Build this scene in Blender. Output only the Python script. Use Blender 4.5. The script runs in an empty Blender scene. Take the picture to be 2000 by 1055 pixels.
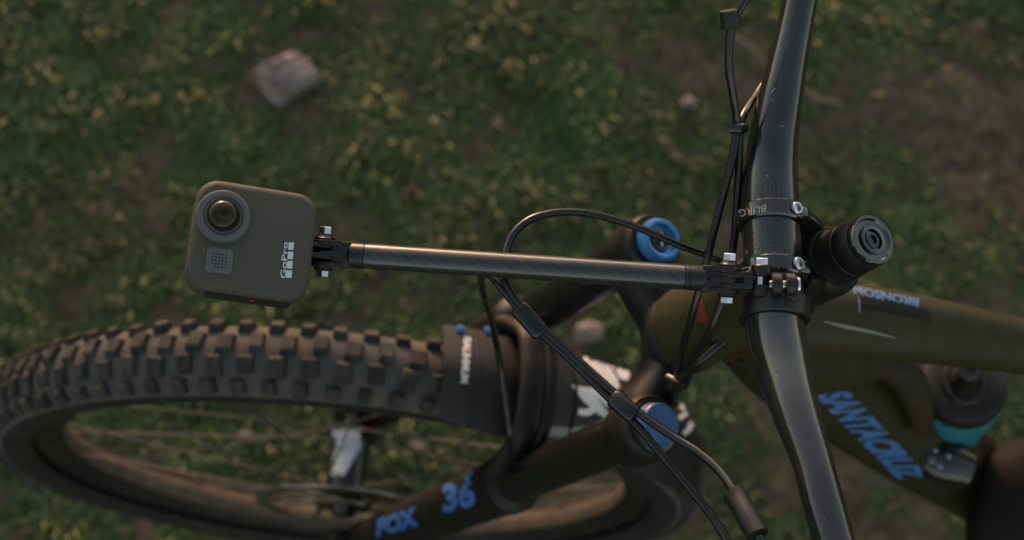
import bpy, bmesh, math, random
from mathutils import Vector, Matrix, noise
from mathutils.bvhtree import BVHTree

random.seed(7)
SC = bpy.context.scene
COL = SC.collection
V = Vector
rad = math.radians

# ------------------------------------------------------------------ camera
FPX = 2707.2
GZ = 0.3612                                   # hub height above the ground
CR = V((-0.99797858, -0.04538671, 0.04448369))
CU = V((0.05868857, -0.92672843, 0.37112003))
CB = V((0.02438038, 0.37298052, 0.9275188))
CC = V((-0.12052681, 0.33054188, 1.40188206 + GZ))
cam_d = bpy.data.cameras.new('camera')
cam = bpy.data.objects.new('camera', cam_d)
COL.objects.link(cam)
m = Matrix.Identity(4)
for i in range(3):
    m[i][0], m[i][1], m[i][2], m[i][3] = CR[i], CU[i], CB[i], CC[i]
cam.matrix_world = m
cam_d.sensor_width = 36.0
cam_d.lens = FPX / 2000 * 36.0
cam_d.clip_start = 0.01
cam_d.clip_end = 2000
cam_d.dof.use_dof = True
cam_d.dof.focus_distance = 0.80
cam_d.dof.aperture_fstop = 5.0
cam_d.dof.aperture_blades = 9
SC.camera = cam

# ------------------------------------------------------------------ sky and sun
SUN = V((0.22, -0.95, 0.055)).normalized()     # towards the sun: low, from the rider's right
w = bpy.data.worlds.new('World')
SC.world = w
w.use_nodes = True
nt = w.node_tree
bg = nt.nodes['Background']
sky = nt.nodes.new('ShaderNodeTexSky')
sky.sky_type = 'NISHITA'
sky.sun_disc = False
sky.sun_elevation = math.asin(SUN.z)
sky.sun_rotation = math.atan2(SUN.x, SUN.y)
sky.altitude = 300
sky.dust_density = 1.0
sky.air_density = 1.0
sky.ozone_density = 1.0
hsv = nt.nodes.new('ShaderNodeHueSaturation')
hsv.inputs['Saturation'].default_value = 0.55          # thin evening cloud greys the sky
nt.links.new(sky.outputs[0], hsv.inputs['Color'])
nt.links.new(hsv.outputs[0], bg.inputs[0])
bg.inputs[1].default_value = 0.15
sd = bpy.data.lights.new('sun', 'SUN')
sd.energy = 1.3
sd.angle = rad(10)
sd.color = (1.0, 0.50, 0.25)
so = bpy.data.objects.new('sun', sd)
COL.objects.link(so)
so.rotation_euler = (-SUN).to_track_quat('-Z', 'Y').to_euler()
so.location = (0, -3, 3)
SC.view_settings.view_transform = 'Standard'
SC.view_settings.look = 'None'
SC.view_settings.exposure = 2.2
SC.view_settings.gamma = 1.0

# ------------------------------------------------------------------ helpers
def P(px, py, d):
    """point seen at photograph pixel (px, py) at depth d metres"""
    return CC + CR * ((px - 1000) / FPX * d) - CU * ((py - 527.5) / FPX * d) - CB * d

def G(px, py, z=0.0):
    r = CR * ((px - 1000) / FPX) - CU * ((py - 527.5) / FPX) - CB
    return CC + r * ((z - CC.z) / r.z)

def link(o):
    COL.objects.link(o)
    return o

def tag(o, label=None, cat=None, group=None, kind=None):
    if label: o['label'] = label
    if cat: o['category'] = cat
    if group: o['group'] = group
    if kind: o['kind'] = kind
    return o

def empty(name, loc=(0, 0, 0), parent=None):
    o = link(bpy.data.objects.new(name, None))
    o.empty_display_size = 0.02
    o.location = loc
    if parent: o.parent = parent
    return o

def wloc(o):
    p = V((0, 0, 0))
    while o:
        p += o.location
        o = o.parent
    return p

def obj(name, me, mat, parent=None, smooth=True):
    o = bpy.data.objects.new(name, me)
    link(o)
    if mat is not None:
        me.materials.clear()
        me.materials.append(mat)
    if smooth:
        for p in me.polygons: p.use_smooth = True
    if parent:
        o.parent = parent
        l = wloc(parent)
        if l.length > 1e-9:
            o.matrix_parent_inverse = Matrix.Translation(-l)
    return o

def mesh(name, vs, fs):
    me = bpy.data.meshes.new(name)
    me.from_pydata([tuple(v) for v in vs], [], fs)
    me.update()
    return me

def bm_mesh(name, bm):
    me = bpy.data.meshes.new(name)
    bm.to_mesh(me)
    bm.free()
    return me

def sharp(o, ang=35):
    me = o.data
    me.set_sharp_from_angle(angle=rad(ang))
    return o

def spline(pts, n=8):
    """Catmull-Rom through tuples (any length)"""
    out = []
    k = len(pts)
    for i in range(k - 1):
        p0 = pts[max(i - 1, 0)]; p1 = pts[i]; p2 = pts[i + 1]; p3 = pts[min(i + 2, k - 1)]
        for j in range(n):
            t = j / n
            out.append(tuple(0.5 * (2 * b + (c - a) * t + (2 * a - 5 * b + 4 * c - d) * t * t + (-a + 3 * b - 3 * c + d) * t ** 3)
                             for a, b, c, d in zip(p0, p1, p2, p3)))
    out.append(tuple(pts[-1]))
    return out

def tube_data(path, radii, seg=16, caps=True, squash=None, ref=None):
    """sweep a circle along path; squash = (a, b) radii factors for ellipse"""
    path = [V(p) for p in path]
    n = len(path)
    if not hasattr(radii, '__len__'): radii = [radii] * n
    T = [(path[min(i + 1, n - 1)] - path[max(i - 1, 0)]).normalized() for i in range(n)]
    r = V(ref) if ref else (V((0, 0, 1)) if abs(T[0].z) < 0.9 else V((1, 0, 0)))
    nrm = (r - T[0] * r.dot(T[0])).normalized()
    vs, fs, uv = [], [], []
    L = 0
    for i in range(n):
        if i: L += (path[i] - path[i - 1]).length
        if ref:
            nrm = (r - T[i] * r.dot(T[i])).normalized()
        else:
            nrm = (nrm - T[i] * nrm.dot(T[i])).normalized()
        b = T[i].cross(nrm)
        sa, sb = (1, 1) if squash is None else (squash[i] if hasattr(squash[0], '__len__') else squash)
        for j in range(seg):
            a = 2 * math.pi * j / seg
            vs.append(path[i] + (nrm * math.cos(a) * sa + b * math.sin(a) * sb) * radii[i])
            uv.append((a * radii[0], L))
    for i in range(n - 1):
        for j in range(seg):
            k = (j + 1) % seg
            fs.append((i * seg + j, i * seg + k, (i + 1) * seg + k, (i + 1) * seg + j))
    if caps:
        fs.append(tuple(range(seg - 1, -1, -1)))
        fs.append(tuple((n - 1) * seg + j for j in range(seg)))
    return vs, fs, uv

def tube(name, path, radii, mat, parent, seg=16, caps=True, squash=None, ref=None, uvs=False):
    vs, fs, uv = tube_data(path, radii, seg, caps, squash, ref)
    me = mesh(name, vs, fs)
    if uvs:
        l = me.uv_layers.new(name='uv')
        for poly in me.polygons:
            js = [me.loops[li].vertex_index for li in poly.loop_indices]
            wrap = len(js) == 4 and any(j % seg == 0 for j in js) and any(j % seg == seg - 1 for j in js)
            for li, j in zip(poly.loop_indices, js):
                u, v = uv[j]
                if wrap and j % seg == 0:
                    u = 2 * math.pi * (radii[0] if hasattr(radii, '__len__') else radii)
                l.data[li].uv = (u, v)
    o = obj(name, me, mat, parent)
    sharp(o, 50)
    return o

def lathe(name, c, axis, prof, mat, parent, seg=32, ref=None, ang=35):
    """prof: list of (height along axis, radius)"""
    axis = V(axis).normalized(); c = V(c)
    r = V(ref) if ref else (V((0, 0, 1)) if abs(axis.z) < 0.9 else V((1, 0, 0)))
    u = (r - axis * r.dot(axis)).normalized(); v = axis.cross(u)
    vs, fs = [], []
    for h, rr in prof:
        for j in range(seg):
            a = 2 * math.pi * j / seg
            vs.append(c + axis * h + (u * math.cos(a) + v * math.sin(a)) * max(rr, 1e-5))
    for i in range(len(prof) - 1):
        for j in range(seg):
            k = (j + 1) % seg
            fs.append((i * seg + j, i * seg + k, (i + 1) * seg + k, (i + 1) * seg + j))
    fs.append(tuple(range(seg - 1, -1, -1)))
    fs.append(tuple((len(prof) - 1) * seg + j for j in range(seg)))
    return sharp(obj(name, mesh(name, vs, fs), mat, parent), ang)

def frame(ex, ey):
    ex = V(ex).normalized(); ey = (V(ey) - ex * V(ey).dot(ex)).normalized()
    return ex, ey, ex.cross(ey)

def bbox(name, c, ax3, size, mat, parent, bev=0.001, seg=2):
    """bevelled box; ax3 = three unit axes"""
    bm = bmesh.new()
    bmesh.ops.create_cube(bm, size=1)
    for v in bm.verts: v.co = V((v.co.x * size[0], v.co.y * size[1], v.co.z * size[2]))
    if bev: bmesh.ops.bevel(bm, geom=bm.edges[:], offset=bev, segments=seg, affect='EDGES', profile=0.5)
    for v in bm.verts: v.co = V(c) + ax3[0] * v.co.x + ax3[1] * v.co.y + ax3[2] * v.co.z
    return sharp(obj(name, bm_mesh(name, bm), mat, parent), 40)

def prism(name, c, ax3, outline, t, mat, parent, bev=0.0005, seg=2, ang=35, holes=None):
    """outline in (x, y) of ax3[0], ax3[1]; thickness t along ax3[2], centred"""
    bm = bmesh.new()
    n = len(outline)
    a = [bm.verts.new((x, y, -t / 2)) for x, y in outline]
    b = [bm.verts.new((x, y, t / 2)) for x, y in outline]
    bm.faces.new(a[::-1]); top = bm.faces.new(b)
    for i in range(n):
        bm.faces.new((a[i], a[(i + 1) % n], b[(i + 1) % n], b[i]))
    if bev:
        es = [e for e in bm.edges if abs(e.verts[0].co.z - e.verts[1].co.z) < 1e-9]
        bmesh.ops.bevel(bm, geom=es, offset=bev, segments=seg, affect='EDGES', profile=0.5)
    for v in bm.verts: v.co = V(c) + ax3[0] * v.co.x + ax3[1] * v.co.y + ax3[2] * v.co.z
    bmesh.ops.recalc_face_normals(bm, faces=bm.faces)
    return sharp(obj(name, bm_mesh(name, bm), mat, parent), ang)

def stadium(l, r, n=10):
    """a tongue: half disc at x=0, flat end at x=l"""
    return [(l, -r)] + [(l, r)] + [(r * math.cos(a), r * math.sin(a)) for a in [math.pi / 2 + math.pi * i / n for i in range(n + 1)]]

def rrect(wd, ht, r, n=8):
    pts = []
    for cx, cy, a0 in ((wd / 2 - r, ht / 2 - r, 0), (-wd / 2 + r, ht / 2 - r, 90), (-wd / 2 + r, -ht / 2 + r, 180), (wd / 2 - r, -ht / 2 + r, 270)):
        for i in range(n + 1):
            a = rad(a0 + 90 * i / n)
            pts.append((cx + r * math.cos(a), cy + r * math.sin(a)))
    return pts

def hexbolt(c, axis, r, h, mat, parent, name='bolt_head', ref=None, seg=6):
    return lathe(name, c, axis, [(0, r), (h * .85, r), (h, r * .86), (h * 1.001, .1 * r)], mat, parent, seg=seg, ref=ref, ang=20)

# decals: flat print laid on a built surface
def bvh_of(objs):
    vs, fs = [], []
    for o in objs:
        b = len(vs)
        vs += [v.co.copy() for v in o.data.vertices]
        fs += [tuple(b + i for i in p.vertices) for p in o.data.polygons]
    return BVHTree.FromPolygons(vs, fs)

def drop(bvh, px, py, off=0.0004):
    d = (P(px, py, 1.0) - CC).normalized()
    loc, n, i, t = bvh.ray_cast(CC, d)
    if loc is None: return None
    if n.dot(d) > 0: n = -n
    return loc + n * off

def project_bm(name, bm, fn, bvh, mat, parent, maxlen, off=0.0004):
    bmesh.ops.triangulate(bm, faces=bm.faces[:])
    for v in bm.verts:
        x, y = fn(v.co.x, v.co.y)
        v.co = V((x, y, 0))
    for _ in range(6):
        es = [e for e in bm.edges if e.calc_length() > maxlen]
        if not es: break
        bmesh.ops.subdivide_edges(bm, edges=es, cuts=1)
        bmesh.ops.triangulate(bm, faces=bm.faces[:])
    kill = []
    for v in bm.verts:
        q = drop(bvh, v.co.x, v.co.y, off)
        if q is None: kill.append(v)
        else: v.co = q
    if kill: bmesh.ops.delete(bm, geom=kill, context='VERTS')
    return obj(name, bm_mesh(name, bm), mat, parent, smooth=False)

def text_bm(s, shear=0.0, bold=0.0):
    cu = bpy.data.curves.new('t', 'FONT')
    cu.body = s
    cu.shear = shear
    cu.offset = bold
    cu.resolution_u = 3
    o = bpy.data.objects.new('t', cu)
    COL.objects.link(o)
    dg = bpy.context.evaluated_depsgraph_get()
    me = bpy.data.meshes.new_from_object(o.evaluated_get(dg))
    bm = bmesh.new(); bm.from_mesh(me)
    bpy.data.objects.remove(o); bpy.data.curves.remove(cu); bpy.data.meshes.remove(me)
    bmesh.ops.remove_doubles(bm, verts=bm.verts[:], dist=1e-5)
    return bm

def text_decal(name, s, quad, bvh, mat, parent, maxlen=8, shear=0.0, bold=0.0, off=0.0004):
    """quad: photograph pixels of the text's bottom-left, bottom-right, top-right, top-left"""
    bm = text_bm(s, shear, bold)
    xs = [v.co.x for v in bm.verts]; ys = [v.co.y for v in bm.verts]
    x0, x1, y0, y1 = min(xs), max(xs), min(ys), max(ys)
    a, b, c, d = [V(q) for q in quad]
    def fn(x, y):
        u = (x - x0) / (x1 - x0); v = (y - y0) / (y1 - y0)
        q = a * (1 - u) * (1 - v) + b * u * (1 - v) + c * u * v + d * (1 - u) * v
        return q.x, q.y
    return project_bm(name, bm, fn, bvh, mat, parent, maxlen, off)

def poly_decal(name, polys, bvh, mat, parent, maxlen=12, off=0.0004):
    bm = bmesh.new()
    for pl in polys:
        bm.faces.new([bm.verts.new((x, y, 0)) for x, y in pl])
    return project_bm(name, bm, lambda x, y: (x, y), bvh, mat, parent, maxlen, off)

def stroke(pts, wd):
    """px polyline -> polygon of even width"""
    pts = [V(p) for p in pts]
    if not hasattr(wd, '__len__'): wd = [wd] * len(pts)
    L, R = [], []
    for i, p in enumerate(pts):
        t = (pts[min(i + 1, len(pts) - 1)] - pts[max(i - 1, 0)]).normalized()
        n = V((-t.y, t.x)) * wd[i] / 2
        L.append(tuple(p + n)); R.append(tuple(p - n))
    return L + R[::-1]

# ------------------------------------------------------------------ materials
def mat(name, col, rough=0.5, metal=0.0, spec=0.5, coat=0.0, noise_amt=0.0, noise_scale=60.0, col2=None, mix_scale=30.0, mix_lo=0.45, mix_hi=0.6,
        bump=0.0, bump_scale=300.0, rough_var=0.0, world=False):
    mt = bpy.data.materials.new(name)
    mt.use_nodes = True
    n = mt.node_tree.nodes; l = mt.node_tree.links
    b = n['Principled BSDF']
    b.inputs['Base Color'].default_value = (*col, 1)
    b.inputs['Roughness'].default_value = rough
    b.inputs['Metallic'].default_value = metal
    b.inputs['Specular IOR Level'].default_value = spec
    b.inputs['Coat Weight'].default_value = coat
    b.inputs['Coat Roughness'].default_value = 0.12
    tc = n.new('ShaderNodeTexCoord')
    if world:
        tc = n.new('ShaderNodeNewGeometry')
    CO = 'Position' if world else 'Object'
    if col2 is not None:
        t = n.new('ShaderNodeTexNoise'); t.inputs['Scale'].default_value = mix_scale; t.inputs['Detail'].default_value = 6
        t.inputs['Roughness'].default_value = 0.65
        l.new(tc.outputs[CO], t.inputs['Vector'])
        r = n.new('ShaderNodeMapRange'); r.inputs[1].default_value = mix_lo; r.inputs[2].default_value = mix_hi
        l.new(t.outputs[0], r.inputs[0])
        mx = n.new('ShaderNodeMix'); mx.data_type = 'RGBA'
        l.new(r.outputs[0], mx.inputs[0])
        mx.inputs[6].default_value = (*col, 1); mx.inputs[7].default_value = (*col2, 1)
        l.new(mx.outputs[2], b.inputs['Base Color'])
    if rough_var:
        t = n.new('ShaderNodeTexNoise'); t.inputs['Scale'].default_value = 90; t.inputs['Detail'].default_value = 5
        l.new(tc.outputs[CO], t.inputs['Vector'])
        r = n.new('ShaderNodeMapRange'); r.inputs[1].default_value = 0.3; r.inputs[2].default_value = 0.7
        r.inputs[3].default_value = max(0.02, rough - rough_var); r.inputs[4].default_value = min(1, rough + rough_var)
        l.new(t.outputs[0], r.inputs[0]); l.new(r.outputs[0], b.inputs['Roughness'])
    if bump:
        t = n.new('ShaderNodeTexNoise'); t.inputs['Scale'].default_value = bump_scale; t.inputs['Detail'].default_value = 4
        l.new(tc.outputs[CO], t.inputs['Vector'])
        bp = n.new('ShaderNodeBump'); bp.inputs['Strength'].default_value = bump; bp.inputs['Distance'].default_value = 0.001
        l.new(t.outputs[0], bp.inputs['Height']); l.new(bp.outputs[0], b.inputs['Normal'])
    return mt

M = {}
M['rubber_grey'] = mat('rubber_grey', (0.049, 0.0455, 0.0355), 0.66, spec=0.25, bump=0.12, bump_scale=2500, rough_var=0.06)
M['grey_ring'] = mat('grey_ring', (0.062, 0.063, 0.066), 0.45, rough_var=0.05)
M['dark_door'] = mat('dark_door', (0.012, 0.0115, 0.009), 0.6, spec=0.3)
M['black_plastic'] = mat('black_plastic', (0.009, 0.009, 0.008), 0.40, spec=0.35, rough_var=0.08, bump=0.05, bump_scale=1500)
M['black_gloss'] = mat('black_gloss', (0.008, 0.008, 0.008), 0.2, rough_var=0.06)
M['black_matt'] = mat('black_matt', (0.006, 0.006, 0.005), 0.5, spec=0.25, rough_var=0.1, col2=(0.010, 0.009, 0.006), mix_scale=25, mix_lo=0.5, mix_hi=0.75)
M['black_shiny'] = mat('black_shiny', (0.006, 0.006, 0.006), 0.16, spec=0.6, rough_var=0.07, coat=0.4)
M['bar_black'] = mat('bar_black', (0.009, 0.0095, 0.010), 0.20, rough_var=0.04, coat=0.4)
M['cable'] = mat('cable', (0.006, 0.006, 0.006), 0.27, spec=0.4, rough_var=0.05)
M['sheath'] = mat('sheath', (0.008, 0.008, 0.0075), 0.45, spec=0.3)
M['chrome'] = mat('chrome', (0.50, 0.50, 0.53), 0.2, metal=1.0, rough_var=0.05)
M['bolt'] = mat('bolt', (0.42, 0.42, 0.44), 0.28, metal=1.0)
M['tube_blue'] = mat('tube_blue', (0.055, 0.12, 0.25), 0.45)
M['steel'] = mat('steel', (0.45, 0.43, 0.40), 0.35, metal=1.0, col2=(0.2, 0.15, 0.1), mix_scale=40)
M['glass'] = mat('glass', (0.010, 0.0085, 0.004), 0.05, spec=0.25)
M['iris'] = mat('iris', (0.02, 0.017, 0.01), 0.25, metal=0.4)
M['white_print'] = mat('white_print', (0.42, 0.42, 0.45), 0.5)
M['guard_print'] = mat('guard_print', (0.52, 0.50, 0.50), 0.5, col2=(0.32, 0.30, 0.28), mix_scale=40, mix_lo=0.5, mix_hi=0.75)
M['grey_print'] = mat('grey_print', (0.13, 0.127, 0.115), 0.5)
M['clamp_print'] = mat('clamp_print', (0.24, 0.235, 0.215), 0.5)
M['faint_print'] = mat('faint_print', (0.032, 0.036, 0.038), 0.5)
M['blue_print'] = mat('blue_print', (0.035, 0.105, 0.32), 0.45)
M['frame_blue'] = mat('frame_blue', (0.032, 0.105, 0.27), 0.45)
M['blue_anod'] = mat('blue_anod', (0.035, 0.18, 0.44), 0.35, metal=0.4, col2=(0.035, 0.14, 0.32), mix_scale=80)
M['blue_dark'] = mat('blue_dark', (0.012, 0.075, 0.20), 0.45, col2=(0.01, 0.05, 0.13), mix_scale=70)
M['crown_grey'] = mat('crown_grey', (0.012, 0.012, 0.0105), 0.5, spec=0.35, rough_var=0.08)
M['stripe'] = mat('stripe', (0.007, 0.007, 0.006), 0.6, spec=0.2)
M['teal'] = mat('teal', (0.012, 0.11, 0.145), 0.45)
M['red'] = mat('red', (0.13, 0.014, 0.013), 0.4)
M['red_led'] = mat('red_led', (0.5, 0.03, 0.02), 0.3)
M['olive'] = mat('olive', (0.024, 0.0235, 0.0085), 0.5, spec=0.18, col2=(0.030, 0.026, 0.012), mix_scale=14, rough_var=0.06)
M['down_olive'] = mat('down_olive', (0.018, 0.0175, 0.007), 0.5, spec=0.18, col2=(0.030, 0.022, 0.013), mix_scale=18, mix_lo=0.52, mix_hi=0.72, rough_var=0.06)
M['dark_frame'] = mat('dark_frame', (0.007, 0.006, 0.004), 0.75, spec=0.12)
M['dull_brown'] = mat('dull_brown', (0.016, 0.012, 0.007), 0.7, spec=0.2, col2=(0.030, 0.021, 0.012), mix_scale=25)
M['guard'] = mat('guard', (0.009, 0.009, 0.009), 0.55, spec=0.3, col2=(0.018, 0.0165, 0.014), mix_scale=20, mix_lo=0.45, mix_hi=0.75, rough_var=0.1)
M['sidewall'] = mat('sidewall', (0.010, 0.010, 0.0085), 0.7, spec=0.25, col2=(0.022, 0.019, 0.014), mix_scale=24, mix_lo=0.45, mix_hi=0.75)
M['tyre'] = mat('tyre', (0.046, 0.047, 0.045), 0.85, spec=0.25, col2=(0.075, 0.064, 0.052), mix_scale=34, mix_lo=0.48, mix_hi=0.66, bump=0.4, bump_scale=500)
M['knob'] = mat('knob', (0.017, 0.0175, 0.0165), 0.8, spec=0.2, world=True, col2=(0.048, 0.044, 0.037), mix_scale=48, mix_lo=0.42, mix_hi=0.66, bump=0.3, bump_scale=600)
M['rim'] = mat('rim', (0.009, 0.009, 0.0085), 0.5, spec=0.3, col2=(0.022, 0.017, 0.012), mix_scale=28, mix_lo=0.45, mix_hi=0.7)
M['dust'] = mat('dust', (0.055, 0.040, 0.022), 0.85, col2=(0.03, 0.022, 0.014), mix_scale=40)
M['spoke'] = mat('spoke', (0.014, 0.014, 0.013), 0.6, col2=(0.03, 0.025, 0.018), mix_scale=30)
M['stone'] = mat('stone', (0.15, 0.128, 0.120), 0.85, col2=(0.070, 0.056, 0.048), mix_scale=42, mix_lo=0.46, mix_hi=0.66, bump=0.6, bump_scale=140)
M['leaf_brown'] = mat('leaf_brown', (0.11, 0.062, 0.037), 0.7, col2=(0.075, 0.046, 0.028), mix_scale=60)
M['leaf_pale'] = mat('leaf_pale', (0.13, 0.10, 0.07), 0.7, col2=(0.09, 0.07, 0.045), mix_scale=60)
M['twig'] = mat('twig', (0.06, 0.053, 0.036), 0.8, col2=(0.08, 0.07, 0.048), mix_scale=60)

def carbon_mat():
    mt = mat('carbon', (0.03, 0.032, 0.034), 0.30, coat=0.3)
    n = mt.node_tree.nodes; l = mt.node_tree.links; b = n['Principled BSDF']
    tc = n.new('ShaderNodeTexCoord')
    mp = n.new('ShaderNodeMapping'); mp.inputs['Rotation'].default_value = (0, 0, rad(38))
    l.new(tc.outputs['UV'], mp.inputs[0])
    wv = n.new('ShaderNodeTexWave'); wv.inputs['Scale'].default_value = 70; wv.inputs['Distortion'].default_value = 1.6
    wv.inputs['Detail'].default_value = 3; wv.inputs['Detail Scale'].default_value = 2.5
    l.new(mp.outputs[0], wv.inputs['Vector'])
    cr = n.new('ShaderNodeValToRGB')
    cr.color_ramp.elements[0].color = (0.011, 0.0115, 0.011, 1); cr.color_ramp.elements[1].color = (0.020, 0.021, 0.0215, 1)
    l.new(wv.outputs[1], cr.inputs[0]); l.new(cr.outputs[0], b.inputs['Base Color'])
    ns = n.new('ShaderNodeTexNoise'); ns.inputs['Scale'].default_value = 60; ns.inputs['Detail'].default_value = 6
    l.new(tc.outputs['Object'], ns.inputs['Vector'])
    r = n.new('ShaderNodeMapRange'); r.inputs[1].default_value = 0.3; r.inputs[2].default_value = 0.7; r.inputs[3].default_value = 0.26; r.inputs[4].default_value = 0.40
    l.new(ns.outputs[0], r.inputs[0]); l.new(r.outputs[0], b.inputs['Roughness'])
    return mt
M['carbon'] = carbon_mat()

def attr_mat(name, rough=0.7, trans=0.0):
    mt = bpy.data.materials.new(name); mt.use_nodes = True
    n = mt.node_tree.nodes; l = mt.node_tree.links; b = n['Principled BSDF']
    a = n.new('ShaderNodeAttribute'); a.attribute_name = 'col'
    l.new(a.outputs['Color'], b.inputs['Base Color'])
    b.inputs['Roughness'].default_value = rough
    b.inputs['Specular IOR Level'].default_value = 0.25
    return mt
M['grass'] = attr_mat('grass', 0.6)

def ground_mat():
    mt = mat('soil', (0.05, 0.036, 0.024), 0.95, spec=0.15)
    n = mt.node_tree.nodes; l = mt.node_tree.links; b = n['Principled BSDF']
    tc = n.new('ShaderNodeTexCoord')
    t1 = n.new('ShaderNodeTexNoise'); t1.inputs['Scale'].default_value = 9; t1.inputs['Detail'].default_value = 8; t1.inputs['Roughness'].default_value = 0.7
    t2 = n.new('ShaderNodeTexNoise'); t2.inputs['Scale'].default_value = 45; t2.inputs['Detail'].default_value = 6
    l.new(tc.outputs['Object'], t1.inputs[0]); l.new(tc.outputs['Object'], t2.inputs[0])
    r1 = n.new('ShaderNodeValToRGB')
    e = r1.color_ramp.elements
    e[0].position = 0.32; e[0].color = (0.058, 0.043, 0.028, 1)
    e[1].position = 0.70; e[1].color = (0.068, 0.066, 0.030, 1)
    k = e.new(0.50); k.color = (0.086, 0.062, 0.042, 1)
    l.new(t1.outputs[0], r1.inputs[0])
    r2 = n.new('ShaderNodeMapRange'); r2.inputs[1].default_value = 0.3; r2.inputs[2].default_value = 0.7; r2.inputs[3].default_value = 0.55; r2.inputs[4].default_value = 1.5
    l.new(t2.outputs[0], r2.inputs[0])
    mx = n.new('ShaderNodeVectorMath'); mx.operation = 'SCALE'
    l.new(r1.outputs[0], mx.inputs[0]); l.new(r2.outputs[0], mx.inputs[3])
    at = n.new('ShaderNodeAttribute'); at.attribute_name = 'moss'
    mm = n.new('ShaderNodeMix'); mm.data_type = 'RGBA'; mm.inputs[7].default_value = (0.060, 0.074, 0.022, 1)
    mu = n.new('ShaderNodeMath'); mu.operation = 'MULTIPLY'; mu.inputs[1].default_value = 0.85
    l.new(at.outputs['Fac'], mu.inputs[0]); l.new(mu.outputs[0], mm.inputs[0]); l.new(mx.outputs[0], mm.inputs[6])
    l.new(mm.outputs[2], b.inputs['Base Color'])
    bp = n.new('ShaderNodeBump'); bp.inputs['Strength'].default_value = 0.8; bp.inputs['Distance'].default_value = 0.006
    l.new(t2.outputs[0], bp.inputs['Height']); l.new(bp.outputs[0], b.inputs['Normal'])
    return mt
M['soil'] = ground_mat()

# ------------------------------------------------------------------ ground
def hgt(x, y):
    return 0.012 * noise.noise(V((x * 5, y * 5, 1.3))) + 0.006 * noise.noise(V((x * 17, y * 17, 4.1))) - 0.012

def gmask(x, y):
    a = 0.75 * noise.noise(V((x * 5.2 + 3, y * 5.2, 0.2))) + 0.6 * noise.noise(V((x * 13, y * 13 + 5, 2.2))) + 0.5 * noise.noise(V((x * 31, y * 31, 7.7)))
    return a + 0.19 + 0.22 * max(-.6, min(.6, x))

def make_ground():
    x0, x1, y0, y1 = -1.5, 1.1, -1.3, 1.1
    nx, ny = 200, 180
    vs, fs = [], []
    def cor(i, n, a, b, far):
        # dense middle, a few wide outer rings to the horizon
        t = i
        if t < 4: return a - far[3 - t]
        if t > n + 3: return b + far[t - n - 4]
        return a + (b - a) * (t - 4) / (n - 1)
    far = [0.5, 4, 40, 600]
    X = [a for a in [x0 - f for f in far[::-1]]] + [x0 + (x1 - x0) * i / (nx - 1) for i in range(nx)] + [x1 + f for f in far]
    Y = [y0 - f for f in far[::-1]] + [y0 + (y1 - y0) * i / (ny - 1) for i in range(ny)] + [y1 + f for f in far]
    for y in Y:
        for x in X:
            vs.append((x, y, hgt(x, y) if (x0 - 1 < x < x1 + 1 and y0 - 1 < y < y1 + 1) else -0.012))
    w_ = len(X)
    for j in range(len(Y) - 1):
        for i in range(w_ - 1):
            fs.append((j * w_ + i, j * w_ + i + 1, (j + 1) * w_ + i + 1, (j + 1) * w_ + i))
    me = mesh('ground', vs, fs)
    ca = me.color_attributes.new('moss', 'FLOAT_COLOR', 'POINT')
    ca.data.foreach_set('color', [k for v in vs for k in [min(1, max(0, gmask(v[0], v[1]) * 1.6 + 0.45))] * 4])
    o = obj('ground', me, M['soil'])
    tag(o, 'brown soil showing between patches of moss and grass', 'ground', kind='structure')
make_ground()

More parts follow.
